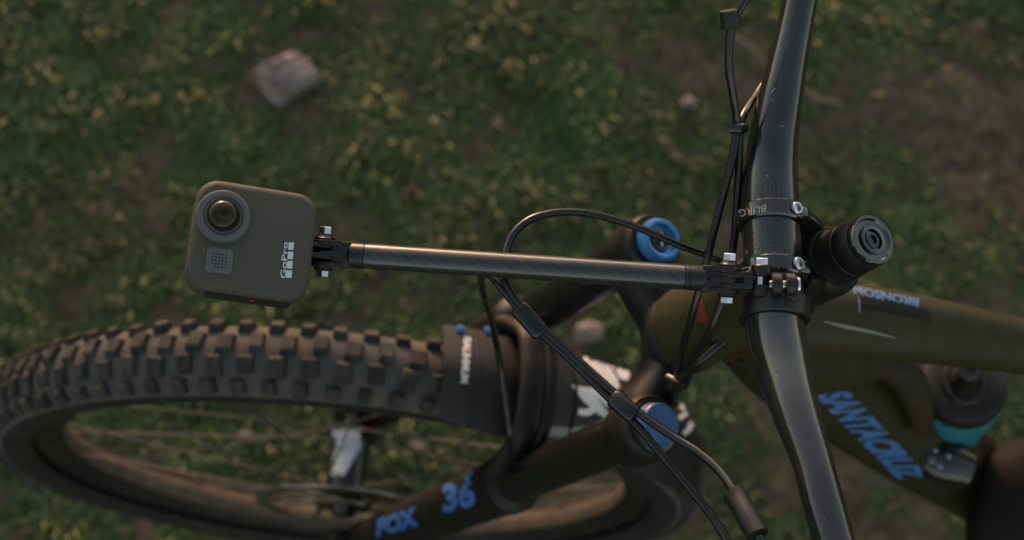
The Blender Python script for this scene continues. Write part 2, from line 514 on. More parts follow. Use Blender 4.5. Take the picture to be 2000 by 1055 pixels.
def make_grass():
    rnd = random.Random(11)
    vs, fs, cols = [], [], []
    greens = [(0.060, 0.088, 0.022), (0.064, 0.093, 0.023), (0.054, 0.077, 0.024), (0.070, 0.097, 0.025), (0.056, 0.090, 0.032), (0.066, 0.090, 0.030)]
    dry = [(0.092, 0.080, 0.040), (0.105, 0.092, 0.050), (0.078, 0.056, 0.032)]
    N = 420000
    for _ in range(N):
        x = rnd.uniform(-1.35, 0.95); y = rnd.uniform(-1.15, 0.95)
        g = gmask(x, y)
        p = min(1, max(0.05, g * 2.2 + 0.38))
        if rnd.random() > p: continue
        h = hgt(x, y)
        lush = min(1, max(0, g + 0.2))
        ln = rnd.uniform(0.005, 0.013) + rnd.random() ** 3 * 0.040 * lush
        wd = rnd.uniform(0.0010, 0.0028)
        a = rnd.uniform(0, 6.283)
        lean = rnd.uniform(0.65, 1.45)
        if rnd.random() < 0.015 + (0.08 if g < 0 else 0):
            c = rnd.choice(dry); lean = 1.3; ln *= 1.4
        else:
            c = rnd.choice(greens)
        vv = rnd.uniform(0.85, 1.15) * (1.0 + 0.35 * noise.noise(V((x * 9, y * 9, 3.0))))
        tint = 0.8 + 0.5 * noise.noise(V((x * 6, y * 6, 9.0)))
        c = (c[0] * vv * (1.1 - 0.2 * tint + 0.1), c[1] * vv * (0.75 + 0.3 * tint), c[2] * vv, 1)
        d = V((math.cos(a), math.sin(a), 0)); s = V((-d.y, d.x, 0)) * wd
        p0 = V((x, y, h - 0.001))
        p1 = p0 + d * ln * 0.45 * math.sin(lean) + V((0, 0, ln * 0.6 * math.cos(lean * 0.6)))
        p2 = p0 + d * ln * 1.0 * math.sin(lean) + V((0, 0, ln * (0.95 * math.cos(lean)) + 0.002))
        b = len(vs)
        vs += [p0 - s * .6, p0 + s * .6, p1 + s, p1 - s, p2]
        fs += [(b, b + 1, b + 2, b + 3), (b + 3, b + 2, b + 4)]
        cols += [c] * 7
    for _ in range(5200):                        # dry blades and leaf crumbs lying among the green
        x = rnd.uniform(-1.35, 0.95); y = rnd.uniform(-1.15, 0.95)
        a = rnd.uniform(0, 6.283); d = V((math.cos(a), math.sin(a), rnd.uniform(-.15, .35))); s = V((-d.y, d.x, rnd.uniform(-.3, .3)))
        if rnd.random() < 0.35:
            ln, wd = rnd.uniform(.018, .050), rnd.uniform(.0008, .0018); c = rnd.choice([(.090, .092, .036), (.105, .098, .048), (.075, .092, .028)])
        else:
            ln, wd = rnd.uniform(.004, .012), rnd.uniform(.002, .005); c = rnd.choice([(.050, .034, .022), (.072, .046, .028), (.036, .026, .018), (.085, .062, .042)])
        vv = rnd.uniform(.7, 1.2); c = (c[0] * vv, c[1] * vv, c[2] * vv, 1)
        p0 = V((x, y, hgt(x, y) + rnd.uniform(.004, .012)))
        b = len(vs)
        vs += [p0 - d * ln / 2, p0 + s * wd, p0 + d * ln / 2, p0 - s * wd]
        fs.append((b, b + 1, b + 2, b + 3)); cols += [c] * 4
    me = mesh('grass', vs, fs)
    ca = me.color_attributes.new('col', 'FLOAT_COLOR', 'CORNER')
    flat = [k for c in cols for k in c]
    ca.data.foreach_set('color', flat)
    o = obj('grass', me, M['grass'])
    tag(o, 'short mossy green grass growing in patches over soil', 'grass', kind='stuff')
make_grass()

# ------------------------------------------------------------------ stones, leaves, twigs on the ground
def stone(px, py, wpx, hpx, thick, label, seed, matn='stone', rot=0.0):
    c = G(px, py, 0.0)
    d = (c - CC).dot(-CB)
    s = d / FPX
    rx, ry = wpx * s / 2, hpx * s / 2 / 0.95
    bm = bmesh.new()
    bmesh.ops.create_icosphere(bm, subdivisions=4, radius=1)
    for v in bm.verts:
        n = v.co.normalized()
        k = 1 + 0.22 * noise.noise(n * 1.6 + V((seed, 0, 0))) + 0.12 * noise.noise(n * 4 + V((0, seed, 0))) + 0.05 * noise.noise(n * 10 + V((seed, seed, 0)))
        for q in range(5):
            f = V((math.cos(q * 1.3 + seed), math.sin(q * 1.3 + seed), 0.5 * math.sin(q * 2.1 + seed))).normalized()
            dd = n.dot(f) * k
            if dd > 0.78: k *= 0.78 / dd
        q = n * k
        v.co = V((q.x * rx, q.y * ry, q.z * thick))
    R = Matrix.Rotation(rot, 3, 'Z')
    base = V((c.x, c.y, 0))
    for v in bm.verts: v.co = R @ v.co + base + V((0, 0, thick * 0.45))
    o = obj('stone', bm_mesh('stone', bm), M[matn])
    o.data.transform(Matrix.Translation(-base)); o.location = base
    sharp(o, 28)
    return tag(o, label, 'stone', 'loose stones lying in the grass')

def slab(outline, thick, label):
    rnd = random.Random(5)
    pts = []
    for i, p in enumerate(outline):
        q = outline[(i + 1) % len(outline)]
        for t in (0, .33, .67):
            a = V(p).lerp(V(q), t)
            pts.append(G(a.x + rnd.uniform(-4.5, 4.5), a.y + rnd.uniform(-4.5, 4.5)))
    c = sum(pts, V((0, 0, 0))) / len(pts)
    bm = bmesh.new()
    rings = []
    for ins, z in ((.97, -.01), (1.0, thick * .35), (.95, thick * .75), (.80, thick), (.52, thick * 1.10), (.25, thick * 1.12)):
        rings.append([bm.verts.new((p - c) * (ins * (1 + rnd.uniform(-.02, .02))) + V((0, 0, z + thick * (.45 * noise.noise((p - c) * 30 * ins + V((0, 0, ins * 4)))) + rnd.uniform(-.14, .14) * thick))) for p in pts])
    n = len(pts)
    for a, b in zip(rings, rings[1:]):
        for i in range(n): bm.faces.new((a[i], a[(i + 1) % n], b[(i + 1) % n], b[i]))
    bm.faces.new(rings[-1]); bmesh.ops.recalc_face_normals(bm, faces=bm.faces)
    bmesh.ops.triangulate(bm, faces=bm.faces[:])
    o = obj('stone', bm_mesh('stone', bm), M['stone'], smooth=False)
    o.location = (c.x, c.y, 0)
    return tag(o, label, 'stone', 'loose stones lying in the grass')
slab([(497, 140), (512, 126), (536, 122), (552, 109), (588, 106), (604, 122), (628, 146), (622, 170), (596, 176), (574, 186), (546, 208), (518, 192), (512, 172), (500, 160)], 0.013, 'large pale grey brown flat stone lying in the grass, the biggest one')
stone(1150, 652, 62, 46, 0.014, 'grey stone on the ground between the right fork leg and the mudguard', 5.1, rot=0.4)
stone(482, 853, 36, 22, 0.008, 'small pale stone seen through the front wheel spokes', 8.4)
stone(1345, 203, 34, 22, 0.008, 'small dull stone in the grass left of the upper cables', 3.7)

def leaf(px, py, ln, wd, ang, label, matn, seed, curl=0.006):
    c = G(px, py, 0.0)
    rnd = random.Random(seed)
    n = 9
    vs, fs = [], []
    ca, sa = math.cos(ang), math.sin(ang)
    for i in range(n):
        t = i / (n - 1)
        hw = wd / 2 * math.sin(math.pi * (0.04 + 0.92 * t) ** 0.85) * (1 + 0.25 * rnd.uniform(-1, 1))
        for j, v in enumerate((-1, -0.5, 0, 0.5, 1)):
            x = (t - 0.5) * ln; y = v * hw
            z = 0.010 + curl * (v * v) + 0.004 * math.sin(t * 5 + seed) + rnd.uniform(0, 0.0012)
            vs.append(V((x * ca - y * sa, x * sa + y * ca, z)))
    for i in range(n - 1):
        for j in range(4):
            fs.append((i * 5 + j, i * 5 + j + 1, (i + 1) * 5 + j + 1, (i + 1) * 5 + j))
    me = mesh('fallen_leaf', vs, fs)
    o = obj('fallen_leaf', me, M[matn])
    o.location = (c.x, c.y, 0)
    md = o.modifiers.new('thick', 'SOLIDIFY'); md.thickness = 0.0006
    return tag(o, label, 'leaf', 'dry leaves fallen in the grass')
leaf(207, 417, 0.030, 0.022, 0.4, 'orange brown dry leaf on the grass left of the action camera', 'leaf_brown', 1)
leaf(1912, 372, 0.036, 0.017, 1.3, 'pale dry leaf on the soil at the far right', 'leaf_pale', 2)
leaf(1310, 305, 0.040, 0.010, 2.2, 'narrow pale dry leaf in the grass above the blue fork cap', 'leaf_pale', 3)
leaf(815, 868, 0.050, 0.014, 2.6, 'long pale leaf seen through the wheel near the left fork leg', 'leaf_pale', 4)
leaf(968, 252, 0.030, 0.010, 1.1, 'narrow yellowish leaf in the grass at the middle top', 'leaf_pale', 5)
leaf(1905, 60, 0.030, 0.018, 0.2, 'pale dry leaf in the top right corner', 'leaf_pale', 6)
leaf(250, 375, 0.022, 0.014, 1.9, 'small dull brown leaf above the orange brown leaf', 'leaf_brown', 7)
leaf(800, 385, 0.026, 0.014, 0.9, 'brown leaf on bare soil above the arm', 'leaf_brown', 8)

def twig(pts, r, label):
    p = [G(x, y, z) for x, y, z in pts]
    base = V((p[0].x, p[0].y, 0))
    path = spline([tuple(q - base) for q in p], 5)
    rr = [r * (1 - 0.4 * i / len(path)) * (1 + 0.15 * math.sin(i * 2.1)) for i in range(len(path))]
    o = tube('twig', path, rr, M['twig'], None, seg=8)
    o.location = base
    return tag(o, label, 'twig', 'twigs lying on the ground')
twig([(1432, 72, .008), (1462, 92, .012), (1490, 122, .012), (1512, 138, .008)], 0.0055, 'pale straight twig on the ground beside the upper brake hose')
twig([(1575, 180, .008), (1600, 196, .012), (1625, 200, .012), (1645, 205, .008)], 0.005, 'short dull twig on the soil right of the handlebar')

# ------------------------------------------------------------------ bicycle
bike = empty('mountain_bike')
tag(bike, 'dark olive mountain bike with black handlebar, fork and muddy knobbly front tyre', 'bicycle')
HA = rad(25)
HUB = V((0, 0, GZ))
UP = V((-math.sin(HA), 0, math.cos(HA)))
PF = V((math.cos(HA), 0, math.sin(HA)))
YL = V((0, 1, 0))
OFF, LEGP, LH = 0.039, 0.023, 0.0688
def AX(s, f=0.0, y=0.0): return HUB + UP * s - PF * OFF + PF * f + YL * y
def LEG(s, sd, f=0.0, y=0.0): return HUB + UP * s - PF * (LEGP - f) + YL * (sd * LH + y)

# --- front wheel
wheel = empty('front_wheel', parent=bike)
def wp(r, th, y): return HUB + V((r * math.sin(th), y, r * math.cos(th)))
def ring(name, prof, mt, seg=180):
    vs, fs = [], []
    n = len(prof)
    for i in range(seg):
        th = 2 * math.pi * i / seg
        for r, y in prof: vs.append(wp(r, th, y))
    for i in range(seg):
        k = (i + 1) % seg
        for j in range(n):
            q = (j + 1) % n
            fs.append((i * n + j, k * n + j, k * n + q, i * n + q))
    o = obj(name, mesh(name, vs, fs), mt, wheel)
    bm = bmesh.new(); bm.from_mesh(o.data); bmesh.ops.recalc_face_normals(bm, faces=bm.faces); bm.to_mesh(o.data); bm.free()
    for p in o.data.polygons: p.use_smooth = True
    return sharp(o, 40)
prof = []
def carc(a0, a1, n, k=1.0): return [(0.3268 + 0.0285 * k * math.cos(rad(a0 + (a1 - a0) * i / n)), 0.0312 * k * math.sin(rad(a0 + (a1 - a0) * i / n))) for i in range(n + 1)]
ring('tyre', carc(-74, 74, 16) + carc(74, -74, 16, .93), M['tyre'])
for sd in (-1, 1):
    ring('sidewall', carc(73 * sd, 130 * sd, 8, 1.002) + carc(130 * sd, 73 * sd, 8, .93), M['sidewall'])
RI = 0.283
rp = [(0.306, 0.0165), (0.307, 0.0178), (0.298, 0.0180), (0.291, 0.0150), (RI, 0.0085), (RI - .001, 0), (RI, -0.0085), (0.291, -0.0150), (0.298, -0.0180), (0.307, -0.0178), (0.306, -0.0165), (0.299, -0.014), (0.299, 0.014)]
ring('rim', rp, M['rim'])
ring('rim_dust', [(RI - .0006, .0078), (RI - .0016, 0), (RI - .0006, -.0078), (.2898, -.0147), (.2896, -.0146), (RI + .001, 0), (RI + .0010, .0070)], M['dust'])
NP = 86
def knob_mesh(name, l, wd, h, tap=0.82, sipe=False):
    bm = bmesh.new()
    bmesh.ops.create_cube(bm, size=1)
    for v in bm.verts:
        t = tap if v.co.z > 0 else 1.0
        v.co = V((v.co.x * l * t, v.co.y * wd * t, (v.co.z + 0.5) * h))
    bmesh.ops.bevel(bm, geom=[e for e in bm.edges if e.verts[0].co.z > 0 or e.verts[1].co.z > 0], offset=0.0008, segments=1, affect='EDGES')
    me = bm_mesh(name, bm)
    me.materials.append(M['knob'])
    return me
KM = {'side': knob_mesh('side_knob', 0.0125, 0.0125, 0.0072), 'centre': knob_mesh('centre_knob', 0.0150, 0.0158, 0.0060), 'centre2': knob_mesh('centre_knob_wide', 0.0140, 0.0182, 0.0062)}
rest = bmesh.new()
krnd = random.Random(3)
def knob_mat(i, kind, side):
    th = 2 * math.pi * i / NP
    if kind == 'side': th += (0.5 if True else 0) * 2 * math.pi / NP; a = rad(50) * side
    else:
        a = rad(15.5 if kind == 'centre' else 19) * side
        th += (0.0 if side < 0 else 0.25) * 2 * math.pi / NP
    rr = 0.3268 + 0.0278 * math.cos(a)
    c = wp(rr, th, 0.0306 * math.sin(a))
    radial = V((math.sin(th), 0, math.cos(th)))
    n = radial * math.cos(a) + YL * math.sin(a)
    t = V((math.cos(th), 0, -math.sin(th)))
    yv = n.cross(t)
    mm = Matrix.Identity(4)
    for q in range(3):
        mm[q][0], mm[q][1], mm[q][2], mm[q][3] = t[q], yv[q], n[q], c[q]
    return mm @ Matrix.Rotation(krnd.uniform(-.10, .10), 4, 'Z') @ Matrix.Diagonal((krnd.uniform(.88, 1.08), krnd.uniform(.88, 1.10), krnd.uniform(.78, 1.08), 1))
for i in range(NP):
    for side in (-1, 1):
        for kind in ('side', 'centre' if (i + (side > 0)) % 2 else 'centre2'):
            mm = knob_mat(i, kind, side)
            deg = (360 * i / NP + 180) % 360 - 180
            if -24 < deg < 96:
                o = bpy.data.objects.new('tread_knob', KM[kind]); link(o)
                o.parent = wheel; o.matrix_local = mm
            else:
                b2 = bmesh.new(); b2.from_mesh(KM[kind]); b2.transform(mm)
                t_ = bpy.data.meshes.new('t'); b2.to_mesh(t_); b2.free(); rest.from_mesh(t_); bpy.data.meshes.remove(t_)
o = obj('tread_knob_rows', bm_mesh('tread_knob_rows', rest), M['knob'], wheel, smooth=False)
tag(o, kind='stuff')
# hub, spokes, rotor
hub = lathe('hub', HUB - YL * 0.052, YL, [(0, .0105), (.008, .0115), (.016, .0115), (.0165, .027), (.020, .0275), (.024, .022), (.027, .0180), (.076, .0180), (.078, .024), (.081, .029), (.085, .029), (.0855, .018), (.104, .0105)], M['black_gloss'], wheel, seg=40)
bv = bvh_of([hub])
poly_decal('hub_print', [[(646, 847), (690, 847), (700, 853), (702, 884), (676, 884), (672, 941), (641, 941), (643, 891)]], bv, M['white_print'], wheel, maxlen=12, off=.0006)
poly_decal('hub_lettering', [stroke([(648, 873), (656, 887), (668, 893), (676, 881)], 3), stroke([(654, 907), (662, 901)], 2.5), stroke([(650, 921), (660, 917)], 2)], bv, M['black_gloss'], wheel, maxlen=8, off=.0010)
for k in range(28):
    sd = 1 if k % 2 else -1
    th0 = 2 * math.pi * (k + 0.5) / 28
    twist = (1 if (k // 2) % 2 else -1) * rad(72)
    a = wp(RI + .004, th0, sd * 0.003)
    yy = 0.031 if sd > 0 else -0.033
    b = wp(0.0255, th0 + twist, yy)
    tube('spoke', [a, a.lerp(b, .5), b], 0.0009, M['spoke'], wheel, seg=6)
def rotor():
    bm = bmesh.new()
    def annulus(r0, r1, y, t, seg=120, wob=0.0):
        vs = []
        for i in range(seg):
            th = 2 * math.pi * i / seg
            ww = wob * math.sin(th * 12)
            for r, yy in ((r0 + ww, y - t), (r1 + ww, y - t), (r1 + ww, y + t), (r0 + ww, y + t)):
                vs.append(bm.verts.new(wp(r, th, yy)))
        for i in range(seg):
            k = (i + 1) % seg
            for j in range(4):
                q = (j + 1) % 4
                bm.faces.new((vs[i * 4 + j], vs[k * 4 + j], vs[k * 4 + q], vs[i * 4 + q]))
    annulus(.077, .090, .0425, .0009, wob=.0015)
    annulus(.018, .030, .0425, .0009)
    for i in range(6):
        th = 2 * math.pi * i / 6
        a0, a1 = wp(.028, th, .0425), wp(.079, th + .55, .0425)
        t = (a1 - a0).normalized(); s = t.cross(YL) * .0035
        q = [bm.verts.new(v) for v in (a0 - s - YL * .0007, a1 - s - YL * .0007, a1 + s - YL * .0007, a0 + s - YL * .0007, a0 - s + YL * .0007, a1 - s + YL * .0007, a1 + s + YL * .0007, a0 + s + YL * .0007)]
        for f in ((0, 1, 2, 3), (7, 6, 5, 4), (0, 4, 5, 1), (1, 5, 6, 2), (2, 6, 7, 3), (3, 7, 4, 0)): bm.faces.new([q[z] for z in f])
    bmesh.ops.recalc_face_normals(bm, faces=bm.faces)
    return obj('brake_rotor', bm_mesh('brake_rotor', bm), M['steel'], wheel, smooth=False)
rotor()
wheel.location = (0, -0.0062, 0)
wheel.rotation_euler = (0, 0, rad(-1.7))          # the wheel sits a touch off centre and is steered slightly

# --- fork
fork = empty('suspension_fork', parent=bike)
legs = []
for sd in (-1, 1):
    lathe('stanchion', LEG(.30, sd), UP, [(0, .018), (.22, .018)], M['black_gloss'], fork, seg=40)
    lo = lathe('lower_leg', LEG(-.024, sd), UP, [(0, .012), (.003, .017), (.02, .0205), (.06, .0215), (.20, .0225), (.30, .0235), (.338, .0245), (.343, .0255), (.352, .0255), (.355, .022), (.358, .0185)], M['black_matt'], fork, seg=40)
    legs.append(lo)
    lathe('crown_socket', LEG(.500, sd), UP, [(0, .0185), (.002, .0215), (.010, .0238), (.030, .0238), (.036, .0230), (.0385, .0212)], M['black_matt'], fork, seg=40)
    bbox('dropout', LEG(-.012, sd, f=.012), (PF, YL, UP), (.050, .020, .036), M['black_matt'], fork, bev=.007, seg=3)
path = spline([tuple(LEG(.508, -1)), tuple(LEG(.510, -1, f=-.004, y=.02)), tuple(AX(.515, -.006, -.022)), tuple(AX(.518, -.012, 0)), tuple(AX(.515, -.006, .022)), tuple(LEG(.510, 1, f=-.004, y=-.02)), tuple(LEG(.508, 1))], 6)
nn = len(path)
tube('crown', path, [0.021 + .0065 * math.exp(-((i / (nn - 1) - .5) * 5) ** 2) for i in range(nn)], M['black_matt'], fork, seg=24, ref=tuple(UP), squash=(1.0, 0.72))
lathe('crown_centre', AX(.512, -.010), UP, [(0, .018), (.004, .022), (.016, .0255), (.032, .0262), (.037, .0255), (.0395, .0240)], M['crown_grey'], fork, seg=48)
# top caps
c = LEG(.5385, -1)
lathe('adjuster_ring', c, UP, [(0, .0165), (.006, .0168), (.0085, .0160), (.0095, .0140), (.0090, .0118), (.0060, .0108), (.0045, .0085), (.0040, .001)], M['blue_anod'], fork, seg=48)
lathe('adjuster_dial', c + UP * .0035, UP, [(0, .0082), (.003, .0080), (.0035, .0062), (.001, .0055), (.0008, .0005)], M['black_gloss'], fork, seg=32)
bbox('adjuster_tab', c + UP * .006, (PF, YL, UP), (.0016, .011, .004), M['steel'], fork, bev=.0004)
c = LEG(.5385, 1)
lathe('top_cap', c, UP, [(0, .0160), (.003, .0160), (.0045, .0152), (.008, .0147), (.0095, .0137), (.0100, .001)], M['blue_dark'], fork, seg=20, ang=20)
lathe('air_cap_rim', c - UP * .001, UP, [(0, .0190), (.002, .0190), (.003, .0175)], M['black_gloss'], fork, seg=40)
# arch (double-ribbed bridge in front of the legs)
def arch(f0, s_add, r, name, squash):
    pts = [LEG(.315, -1, f=f0 * .6), LEG(.337, -1, f=f0, y=.006), LEG(.358 + s_add, -1, f=f0, y=.026), LEG(.368 + s_add, -1, f=f0, y=.050), LEG(.370 + s_add, -1, f=f0, y=LH),
           LEG(.368 + s_add, 1, f=f0, y=-.050), LEG(.358 + s_add, 1, f=f0, y=-.026), LEG(.337, 1, f=f0, y=-.006), LEG(.315, 1, f=f0 * .6)]
    tube(name, spline([tuple(p) for p in pts], 6), r, M['black_matt'], fork, seg=20, ref=tuple(PF), squash=squash)
arch(.016, .018, .0085, 'arch', (1.5, 0.8))
arch(.004, .022, .0055, 'arch_rib', (1.0, 1.0))
bbox('caliper', LEG(.062, 1, f=-.036, y=-.016), (UP, PF, YL), (.058, .032, .030), M['black_gloss'], fork, bev=.007, seg=3)
for k in (-1, 1): hexbolt(LEG(.062 + k * .03, 1, f=-.030, y=-.002), YL, .0045, .004, M['steel'], fork, name='caliper_bolt')
bv = bvh_of([legs[1]])
text_decal('fork_number', '36', [(866, 1003), (932, 988), (922, 932), (858, 948)], bv, M['blue_print'], fork, bold=.05, shear=0.15, maxlen=10)
poly_decal('fork_mark', [[(905, 935), (921, 920), (928, 923), (914, 940)]], bv, M['blue_print'], fork)
text_decal('fork_logo', 'FOX', [(735, 1050), (818, 1027), (812, 988), (738, 1014)], bv, M['blue_print'], fork, bold=.06, maxlen=10)

# --- mudguard
def guard_pt(th, v, rr=0.3745):
    # v in -1..1 across; th degrees from wheel top (negative = rearwards)
    t = (-th - 15.2) / 50.8
    hw = 0.040 - 0.006 * math.sin(max(0, min(1, t)) * math.pi * 2) if th > -40 else 0.043
    hw = 0.041 + 0.004 * max(0, min(1, t))
    if t > 0.86: hw *= math.sqrt(max(0, 1 - ((t - 0.86) / 0.155) ** 2)) * 0.98 + 0.02
    if t < 0.12: hw *= 0.86 + 0.14 * t / 0.12
    if v < -0.75 and t < 0.15:
        hw *= 1.0 + 0.22 * (1 - t / 0.15)
    a = v * 0.95
    drop_ = 0.019 * (1 - math.cos(v * 1.35)) * hw / 0.043
    return wp(rr - drop_, rad(th), v * hw)
NT, NV = 60, 20
vs, fs = [], []
for lay in (0, 1):
    for i in range(NT + 1):
        for j in range(NV + 1):
            vs.append(guard_pt(-15.2 - 51.4 * i / NT, -1 + 2 * j / NV, 0.3745 - lay * .0012))
W_ = NV + 1
B_ = (NT + 1) * W_
for i in range(NT):
    for j in range(NV):
        a = i * W_ + j
        fs.append((a, a + 1, a + W_ + 1, a + W_)); fs.append((B_ + a, B_ + a + W_, B_ + a + W_ + 1, B_ + a + 1))
for i in range(NT):
    a = i * W_; fs.append((a, a + W_, B_ + a + W_, B_ + a)); a += NV; fs.append((a, B_ + a, B_ + a + W_, a + W_))
for j in range(NV):
    fs.append((j, B_ + j, B_ + j + 1, j + 1)); a = NT * W_ + j; fs.append((a, a + 1, B_ + a + 1, B_ + a))
guard = empty('mudguard', parent=bike)
gsh = obj('guard_shell', mesh('guard_shell', vs, fs), M['guard'], guard)
sharp(gsh, 50)
bv = bvh_of([gsh])
for nm, q in (('guard_text', [(899, 748), (905, 655), (921, 656), (914, 749)]), ('guard_text', [(1040, 745), (1042, 676), (1055, 676), (1052, 748)])):
    text_decal(nm, 'MUMHUAR', q[:], bv, M['guard_print'], guard, bold=.05, maxlen=8)
# painted graphics
A_ = [[(1115, 752), (1150, 758), (1182, 800), (1172, 812), (1146, 790), (1140, 786)], stroke([(1190, 818), (1168, 795), (1146, 806), (1129, 804)], [13, 18, 14, 12]),
      stroke([(1150, 760), (1172, 772), (1190, 792)], [9, 16, 11])]
B1 = [[(1136, 702), (1150, 690), (1176, 689), (1186, 712), (1204, 738), (1210, 757), (1202, 762), (1180, 742), (1158, 722)],
      stroke([(1150, 672), (1178, 686), (1210, 698), (1246, 688)], [8, 12, 16, 15]),
      stroke([(1246, 690), (1256, 706), (1236, 714), (1214, 712)], [12, 18, 14, 10]),
      stroke([(1206, 702), (1214, 720), (1206, 730)], [10, 14, 10]),
      [(1200, 722), (1222, 718), (1230, 732), (1224, 744), (1210, 740)],
      stroke([(1252, 724), (1244, 736), (1236, 748)], [10, 9, 5]),
      stroke([(1196, 675), (1222, 680), (1240, 687)], [5, 7, 6]),
      stroke([(1212, 772), (1224, 764)], [8, 6]),
      [(1186, 700), (1200, 698), (1206, 716), (1200, 724), (1190, 716)], stroke([(1160, 676), (1190, 680), (1216, 688)], [4, 5, 5])]
B2 = [stroke([(1326, 770), (1344, 752), (1362, 735), (1378, 742)], [10, 12, 11, 8]), stroke([(1330, 800), (1338, 780)], [10, 8]), stroke([(1326, 818), (1338, 808)], [9, 8]),
      stroke([(1336, 812), (1348, 786), (1352, 776)], [9, 10, 6]), stroke([(1344, 836), (1352, 822), (1362, 800)], [8, 9, 6]), stroke([(1352, 820), (1346, 838), (1334, 848)], [8, 10, 8])]
B3 = [[(1066, 842), (1078, 832), (1110, 835), (1150, 832), (1130, 846), (1100, 853), (1070, 852)]]
for nm, g_, mt in (('guard_graphic', A_, 'guard_print'), ('guard_graphic', B1, 'guard_print'), ('guard_graphic', B2, 'guard_print'), ('guard_graphic', B3, 'grey_print')):
    poly_decal(nm, g_, bv, M[mt], guard, maxlen=10, off=0.0005)
for th_ in (-19.5, -22.5, -33.5):
    tube('guard_rib', spline([tuple(guard_pt(th_, v_, .3752)) for v_ in (-.96, -.7, -.35, 0, .35, .7, .96)], 4), .0012, M['guard'], guard, seg=8)
for th, v in ((-21.5, -1.02), (-17.6, -0.92)):
    c = guard_pt(th, v)
    bbox('blue_tie', c + V((0, 0, .002)), (V((1, 0, 0)), YL, V((0, 0, 1))), (.007, .006, .004), M['blue_print'], guard, bev=.0015)
tube('tie_strap', spline([tuple(guard_pt(-27, v_, .379)) for v_ in (-1.05, -.8, -.4, 0, .4, .8, 1.05)], 4), .0018, M['black_gloss'], guard, seg=8)

# --- frame
frm = empty('bike_frame', parent=bike)
ht = lathe('head_tube', AX(.553), UP, [(0, .0275), (.004, .030), (.012, .030), (.030, .0275), (.070, .0255), (.105, .0265), (.112, .0265)], M['olive'], frm, seg=48)
lathe('lower_headset_cup', AX(.541), UP, [(0, .026), (.003, .0285), (.010, .0285), (.0118, .0275)], M['black_matt'], frm, seg=48)
lathe('upper_headset_cover', AX(.6655), UP, [(0, .0262), (.004, .0255), (.012, .0195)], M['black_gloss'], frm, seg=48)
def loft(name, secs, mt, seg=28, n=6):
    """secs: (px, py, depth, half across image, half in depth) -> smooth swept tube"""
    s2 = spline([tuple(s) for s in secs], n)
    path = [P(s[0], s[1], s[2]) for s in s2]
    vs, fs = [], []
    k = len(path)
    for i in range(k):
        T = (path[min(i + 1, k - 1)] - path[max(i - 1, 0)]).normalized()
        v = (path[i] - CC).normalized()
        nd = (v - T * v.dot(T)).normalized(); na = T.cross(nd)
        for j in range(seg):
            a = 2 * math.pi * j / seg
            ca, sa = math.cos(a), math.sin(a)
            ca = math.copysign(abs(ca) ** .85, ca); sa = math.copysign(abs(sa) ** .85, sa)
            vs.append(path[i] + na * ca * s2[i][3] + nd * sa * s2[i][4])
    for i in range(k - 1):
        for j in range(seg):
            q = (j + 1) % seg
            fs.append((i * seg + j, i * seg + q, (i + 1) * seg + q, (i + 1) * seg + j))
    fs.append(tuple(range(seg - 1, -1, -1))); fs.append(tuple((k - 1) * seg + j for j in range(seg)))
    return sharp(obj(name, mesh(name, vs, fs), mt, frm), 50)
tt = loft('top_tube', [(1430, 610, .955, .022, .024), (1540, 618, .965, .025, .024), (1700, 632, .985, .0265, .022), (1850, 652, 1.01, .0235, .020), (1990, 676, 1.04, .021, .018), (2200, 705, 1.09, .020, .017), (2420, 740, 1.15, .019, .017)], M['olive'])
dt = loft('down_tube', [(1440, 655, 1.01, .020, .020), (1530, 712, 1.07, .032, .032), (1640, 768, 1.13, .039, .034), (1760, 838, 1.20, .043, .034), (1880, 915, 1.29, .042, .034), (2010, 990, 1.38, .040, .036)], M['down_olive'])
loft('gusset', [(1470, 650, .99, .020, .020), (1560, 668, 1.02, .030, .020), (1660, 690, 1.06, .028, .016), (1720, 705, 1.09, .014, .010)], M['olive'])
loft('seat_tube', [(2330, 690, 1.02, .019, .019), (2200, 830, 1.20, .021, .021), (2060, 985, 1.39, .024, .024)], M['olive'])
loft('shock_tunnel', [(1905, 975, 1.25, .036, .028), (1950, 985, 1.25, .056, .045), (2060, 1000, 1.28, .066, .05), (2200, 1020, 1.34, .05, .05)], M['dark_frame'])
loft('brown_strip', [(1640, 700, 1.09, .006, .006), (1700, 698, 1.09, .012, .010), (1755, 722, 1.10, .014, .010), (1790, 775, 1.115, .013, .010), (1803, 838, 1.14, .008, .008)], M['dull_brown'])  # curved brown strip added beside the down tube, not a known part
bv = bvh_of([tt])
text_decal('top_tube_lettering', 'BRONSON', [(1795, 583), (1664, 557), (1667, 574), (1793, 602)], bv, M['tube_blue'], frm, bold=.055, maxlen=10)
poly_decal('top_tube_stripe', [[(1675, 572), (1720, 582), (1760, 592), (1795, 600), (1808, 606), (1817, 617), (1817, 628), (1780, 619), (1740, 612), (1700, 605), (1682, 598)]], bv, M['stripe'], frm)
poly_decal('scuff', [stroke([(1677, 562), (1678, 585), (1678, 611)], [5, 5, 3]), stroke([(1608, 628), (1650, 638), (1700, 648), (1748, 660)], [3, 8, 6, 2])], bv, M['grey_print'], frm)
bv = bvh_of([dt])
text_decal('down_tube_lettering', 'SANTACRUZ', [(1588, 772), (1752, 935), (1818, 935), (1658, 762)], bv, M['frame_blue'], frm, bold=.05, maxlen=10)
bv = bvh_of([ht])
poly_decal('head_badge', [[(1370, 580), (1375, 592), (1380, 612), (1383, 626), (1372, 630), (1361, 624), (1362, 606)]], bv, M['red'], frm)
